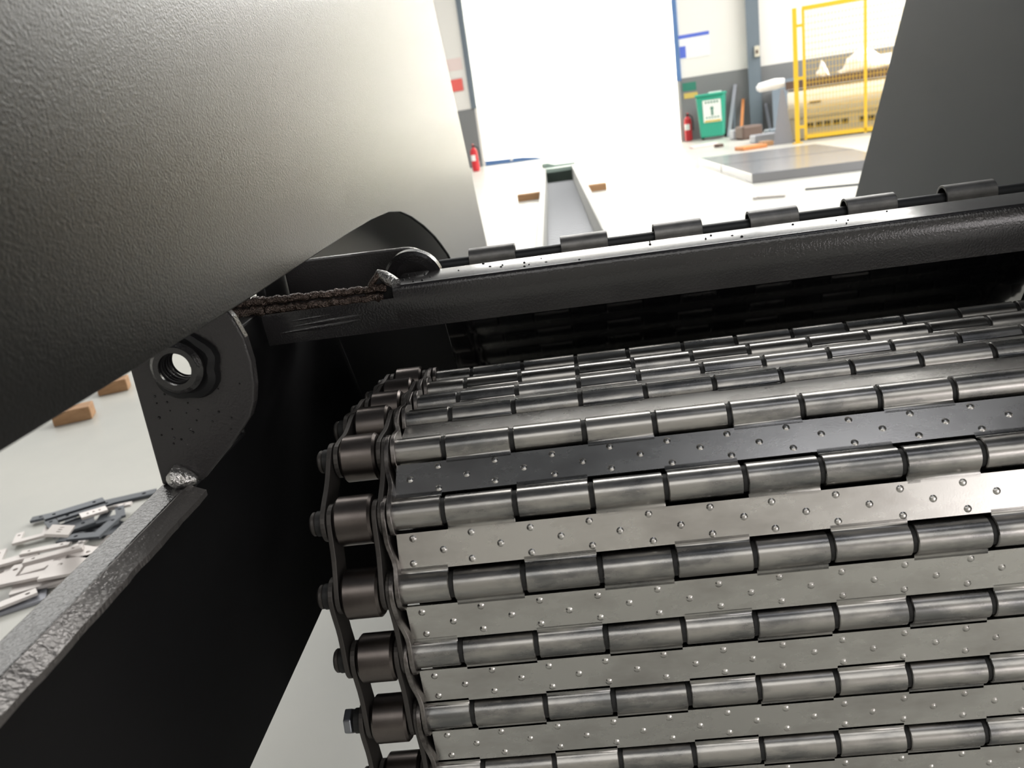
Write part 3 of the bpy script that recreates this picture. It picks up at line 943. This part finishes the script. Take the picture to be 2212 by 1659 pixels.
# ------------------------------------------------------------------ the hinged steel belt
pins = []
for k in (-3, -2, -1, 0, 1, 2, 3):
    pins.append((0.5715, 0.309 + 0.0635 * (k - 1)))
pins += [(0.571, 0.4995), (0.592, 0.5560), (0.6420, 0.5905), (0.7030, 0.5945), (0.7650, 0.5880), (0.8275, 0.5815), (0.8900, 0.5745), (0.938, 0.534), (0.955, 0.473), (0.963, 0.410), (0.9715, 0.347), (0.980, 0.284), (0.9885, 0.221), (0.997, 0.158), (1.0055, 0.095)]
ROW0 = -3
belt = thing('hinged_belt', V(0.27, 0.70, 0.10), 'hinged steel plate conveyor belt with dimpled plates and side roller chains', 'conveyor belt')
PX0, PX1 = -0.163, 0.706
GX0, GK, NG = -0.1223, 0.0605, 14
GW = 0.0036
RK, PO, PT = 0.0125, 0.0042, 0.0024


def seg_bounds(j, row):
    alt = (0.0014 if row <= 3 else -0.0007)
    g = lambda n: GX0 + GK * n + (alt if n % 2 else -alt)
    a = PX0 - 0.001 if j == 0 else g(j - 1) + GW / 2
    b = PX1 + 0.001 if j == NG else g(j) - GW / 2
    return a, b


def knuckle(mb, x0, x1, pin, e, o):
    """curled tube around pin whose plate leaves in direction e (2D), outward o (2D)"""
    r = 0.0045
    s = math.sqrt((RK + r) ** 2 - (PO + r) ** 2)
    prof = [(s + 0.0025, PO - PT), (s + 0.0025, PO), (s, PO)]
    # fillet, centre (s, PO+r); from straight below the centre to the tangent on the tube
    a_end = math.atan2(-(PO + r), -s)
    if a_end > 0:
        a_end -= 2 * PI
    a0 = -PI / 2
    for k in range(1, 5):
        a = a0 + (a_end - a0) * k / 4
        prof.append((s + r * math.cos(a), PO + r + r * math.sin(a)))
    t0 = math.atan2(PO + r, s)
    t1 = 2 * PI + math.asin((PO - PT) / RK)
    N = 22
    for k in range(1, N + 1):
        a = t0 + (t1 - t0) * k / N
        prof.append((RK * math.cos(a), RK * math.sin(a)))
    w = Vector((1, 0, 0))
    oo = V(x0, pin[0], pin[1])
    u = Vector((0, e[0], e[1]))
    v = Vector((0, o[0], o[1]))
    L = x1 - x0
    c = 0.0007
    # three rings at each end give a soft edge
    rings = []
    for dx, k in ((0, 0.94), (c, 1.0), (L - c, 1.0), (L, 0.94)):
        rings.append([mb.bm.verts.new(oo + w * dx + u * (a if i < 3 else a * k) + v * (b if i < 3 else b * k)) for i, (a, b) in enumerate(prof)])
    m = len(prof)
    for p, q in zip(rings, rings[1:]):
        for i in range(m):
            mb.face([p[i], p[(i + 1) % m], q[(i + 1) % m], q[i]])
    mb.face(rings[0]); mb.face(rings[-1][::-1])


def pix(p):
    d = p - Vector((0, 0, 1.0))
    w = d.dot(FWD)
    return 1106 + 1740 * d.dot(RIGHT) / w, 829.5 - 1740 * d.dot(UP) / w, w


plates = []
cand = []
for i in range(len(pins) - 1):
    lo_, up_ = Vector(pins[i]), Vector(pins[i + 1])
    row_lo, row_up = ROW0 + i, ROW0 + i + 1
    t = (up_ - lo_)
    L = t.length
    t.normalize()
    o = Vector((-t.y, t.x))
    mb = MB()
    a, b = 0.0150, L - 0.0150
    base = V(0, lo_.x, lo_.y)
    u3, o3 = Vector((0, t.x, t.y)), Vector((0, o.x, o.y))
    mb.prism([(a, PO - PT), (b, PO - PT), (b, PO), (a, PO)], base + X3 * PX0, u3, o3, X3 * (PX1 - PX0))
    # dimples: three staggered lines
    flip = (row_lo % 2 == 1 and row_lo >= 5)
    for k in range(36):
        x = PX0 + 0.0125 + 0.0242 * k
        if x > PX1 - 0.008:
            break
        mid = (k % 2 == 1) != flip
        for f in ((0.5,) if mid else (0.5 - 0.17, 0.5 + 0.17)):
            if row_lo >= 6:
                continue
            if row_lo in (1, 2, 3, 4, 5) or row_lo < 1:
                mb.dome(base + X3 * (x + random.uniform(-0.001, 0.001)) + u3 * (L * f + random.uniform(-0.0008, 0.0008)) + o3 * PO, o3, 0.0032, 0.00105, 12)
            else:
                mb.dome(base + X3 * x + u3 * (L * f) + o3 * PO, o3, 0.0034, 0.0013, 8)
    pl = mb.build('belt_plate', M['plate'], belt, smooth=50)
    plates.append(pl)
    for j in range(NG + 1):
        if j % 2 == 0:
            cand.append((pl, j, row_lo, (lo_.x, lo_.y), (t.x, t.y), (o.x, o.y)))
        else:
            cand.append((pl, j, row_up, (up_.x, up_.y), (-t.x, -t.y), (o.x, o.y)))


def size_in_view(c):
    pl, j, row, pin, e, o = c
    a, b = seg_bounds(j, row)
    x, y, w = pix(V((a + b) / 2, pin[0] + o[0] * RK, pin[1] + o[1] * RK))
    if not (-30 < x < 2260 and 600 < y < 1690) or row > 10:
        return 0
    # foreshortening of the strip seen
    n3 = Vector((0, o[0], o[1]))
    vdir = (Vector((0, 0, 1)) - V((a + b) / 2, pin[0], pin[1])).normalized()
    return (b - a) / w / w * (0.4 + max(0.0, n3.dot(vdir)))


cand.sort(key=size_in_view, reverse=True)
rest = MB()
nk = 0
for c in cand:
    pl, j, row, pin, e, o = c
    a, b = seg_bounds(j, row)
    if size_in_view(c) > 0 and nk < 100:
        mb = MB()
        knuckle(mb, a, b, pin, e, o)
        mb.build('hinge_knuckle', M['knuckle'], pl, smooth=40)
        nk += 1
    else:
        knuckle(rest, a, b, pin, e, o)
rest.build('hinge_knuckle', M['knuckle'], belt, smooth=40, kind='stuff')

for i, (y, z) in enumerate(pins):
    row = ROW0 + i
    MB().cyl(V(-0.2285, y, z), V(0.7715, y, z), 0.0106, 20).build('hinge_pin', M['gap'], belt, smooth=True)  # dark oversized pin closes the knuckle gaps to light
    for side in (0, 1):
        fx = (lambda x: x) if side == 0 else (lambda x: 0.543 - x)
        if side == 0 or 2 <= row <= 17:
            MB().cyl(V(fx(-0.2105), y, z), V(fx(-0.1800), y, z), 0.0205, 40, 0.002).build('chain_roller', M['roller'], belt, smooth=30)
            MB().cyl(V(fx(-0.1795), y, z), V(fx(-0.1705), y, z), 0.0125, 24).build('bushing', M['link'], belt, smooth=True)
            if row == 2:
                hx = [(0.0115 * math.cos(PI / 3 * k + 0.3), 0.0115 * math.sin(PI / 3 * k + 0.3)) for k in range(6)]
                MB().prism(hx, V(fx(-0.2375), y, z), Y3, Z3, X3 * 0.007).build('bolt_head', M['pin'], belt, bevel=0.0012, label='bluish hexagonal bolt head')
            else:
                MB().cyl(V(fx(-0.2335), y, z), V(fx(-0.2285), y, z), 0.010, 20, 0.0015).build('pin_head', M['pin'] if row > 10 else M['link'], belt, smooth=30)  # shade put into the colour: front row heads get dark link steel


def stadium(L, r, waist=None, n=12):
    pts = []
    for k in range(n + 1):
        a = PI / 2 + PI * k / n
        pts.append((r * math.cos(a), r * math.sin(a)))
    if waist:
        for k in range(1, 8):
            f = k / 8
            pts.append((L * f, -(r - (r - waist) * math.sin(PI * f) ** 2)))
    for k in range(n + 1):
        a = -PI / 2 + PI * k / n
        pts.append((L + r * math.cos(a), r * math.sin(a)))
    if waist:
        for k in range(1, 8):
            f = 1 - k / 8
            pts.append((L * f, r - (r - waist) * math.sin(PI * f) ** 2))
    return pts


for i in range(len(pins) - 1):
    row = ROW0 + i
    lo_, up_ = Vector(pins[i]), Vector(pins[i + 1])
    t = (up_ - lo_)
    L = t.length
    t.normalize()
    u3, o3 = Vector((0, t.x, t.y)), Vector((0, -t.y, t.x))
    outer = (i % 2 == 0)
    for side in (0, 1):
        if side == 1 and not (2 <= row <= 16):
            continue
        fx = (lambda x: x) if side == 0 else (lambda x: 0.543 - x)
        sg = 1 if side == 0 else -1
        for x in ((-0.2225, -0.1745) if outer else (-0.2170, -0.1795)):
            xx = fx(x)
            MB().prism(stadium(L, 0.0155, 0.0125), V(xx, lo_.x, lo_.y), u3, o3, X3 * (sg * 0.0042)).build('link_plate', M['link'], belt, bevel=0.0006)
        # side wing, joggled: outer at its upper end, inner at its lower end
        wg = MB()
        pts = stadium(L, 0.0172, 0.0125)

        def jx(a):
            f = min(1, max(0, (a / L - 0.3) / 0.4))
            f = f * f * (3 - 2 * f)
            return -0.1645 + (-0.1695 + 0.1645) * f
        # split into strips along the link so that the joggle bends
        ns = 18
        amin, amax = -0.0172, L + 0.0172
        ringsA = []
        for k in range(ns + 1):
            a = amin + (amax - amin) * k / ns
            if a < 0:
                h = math.sqrt(max(1e-8, 0.0172 ** 2 - a * a))
            elif a > L:
                h = math.sqrt(max(1e-8, 0.0172 ** 2 - (a - L) ** 2))
            else:
                h = 0.0172 - 0.0047 * math.sin(PI * a / L) ** 2
            h = max(h, 0.0012)
            x = jx(a)
            ringsA.append([wg.bm.verts.new(V(fx(x + dx), lo_.x, lo_.y) + u3 * a + o3 * hh) for dx, hh in ((-0.0021, -h), (0.0021, -h), (0.0021, h), (-0.0021, h))])
        for p, q in zip(ringsA, ringsA[1:]):
            for k in range(4):
                wg.face([p[k], p[(k + 1) % 4], q[(k + 1) % 4], q[k]])
        wg.face(ringsA[0]); wg.face(ringsA[-1][::-1])
        wg.build('side_wing', M['wing'], belt, smooth=40, bevel=0.0006)
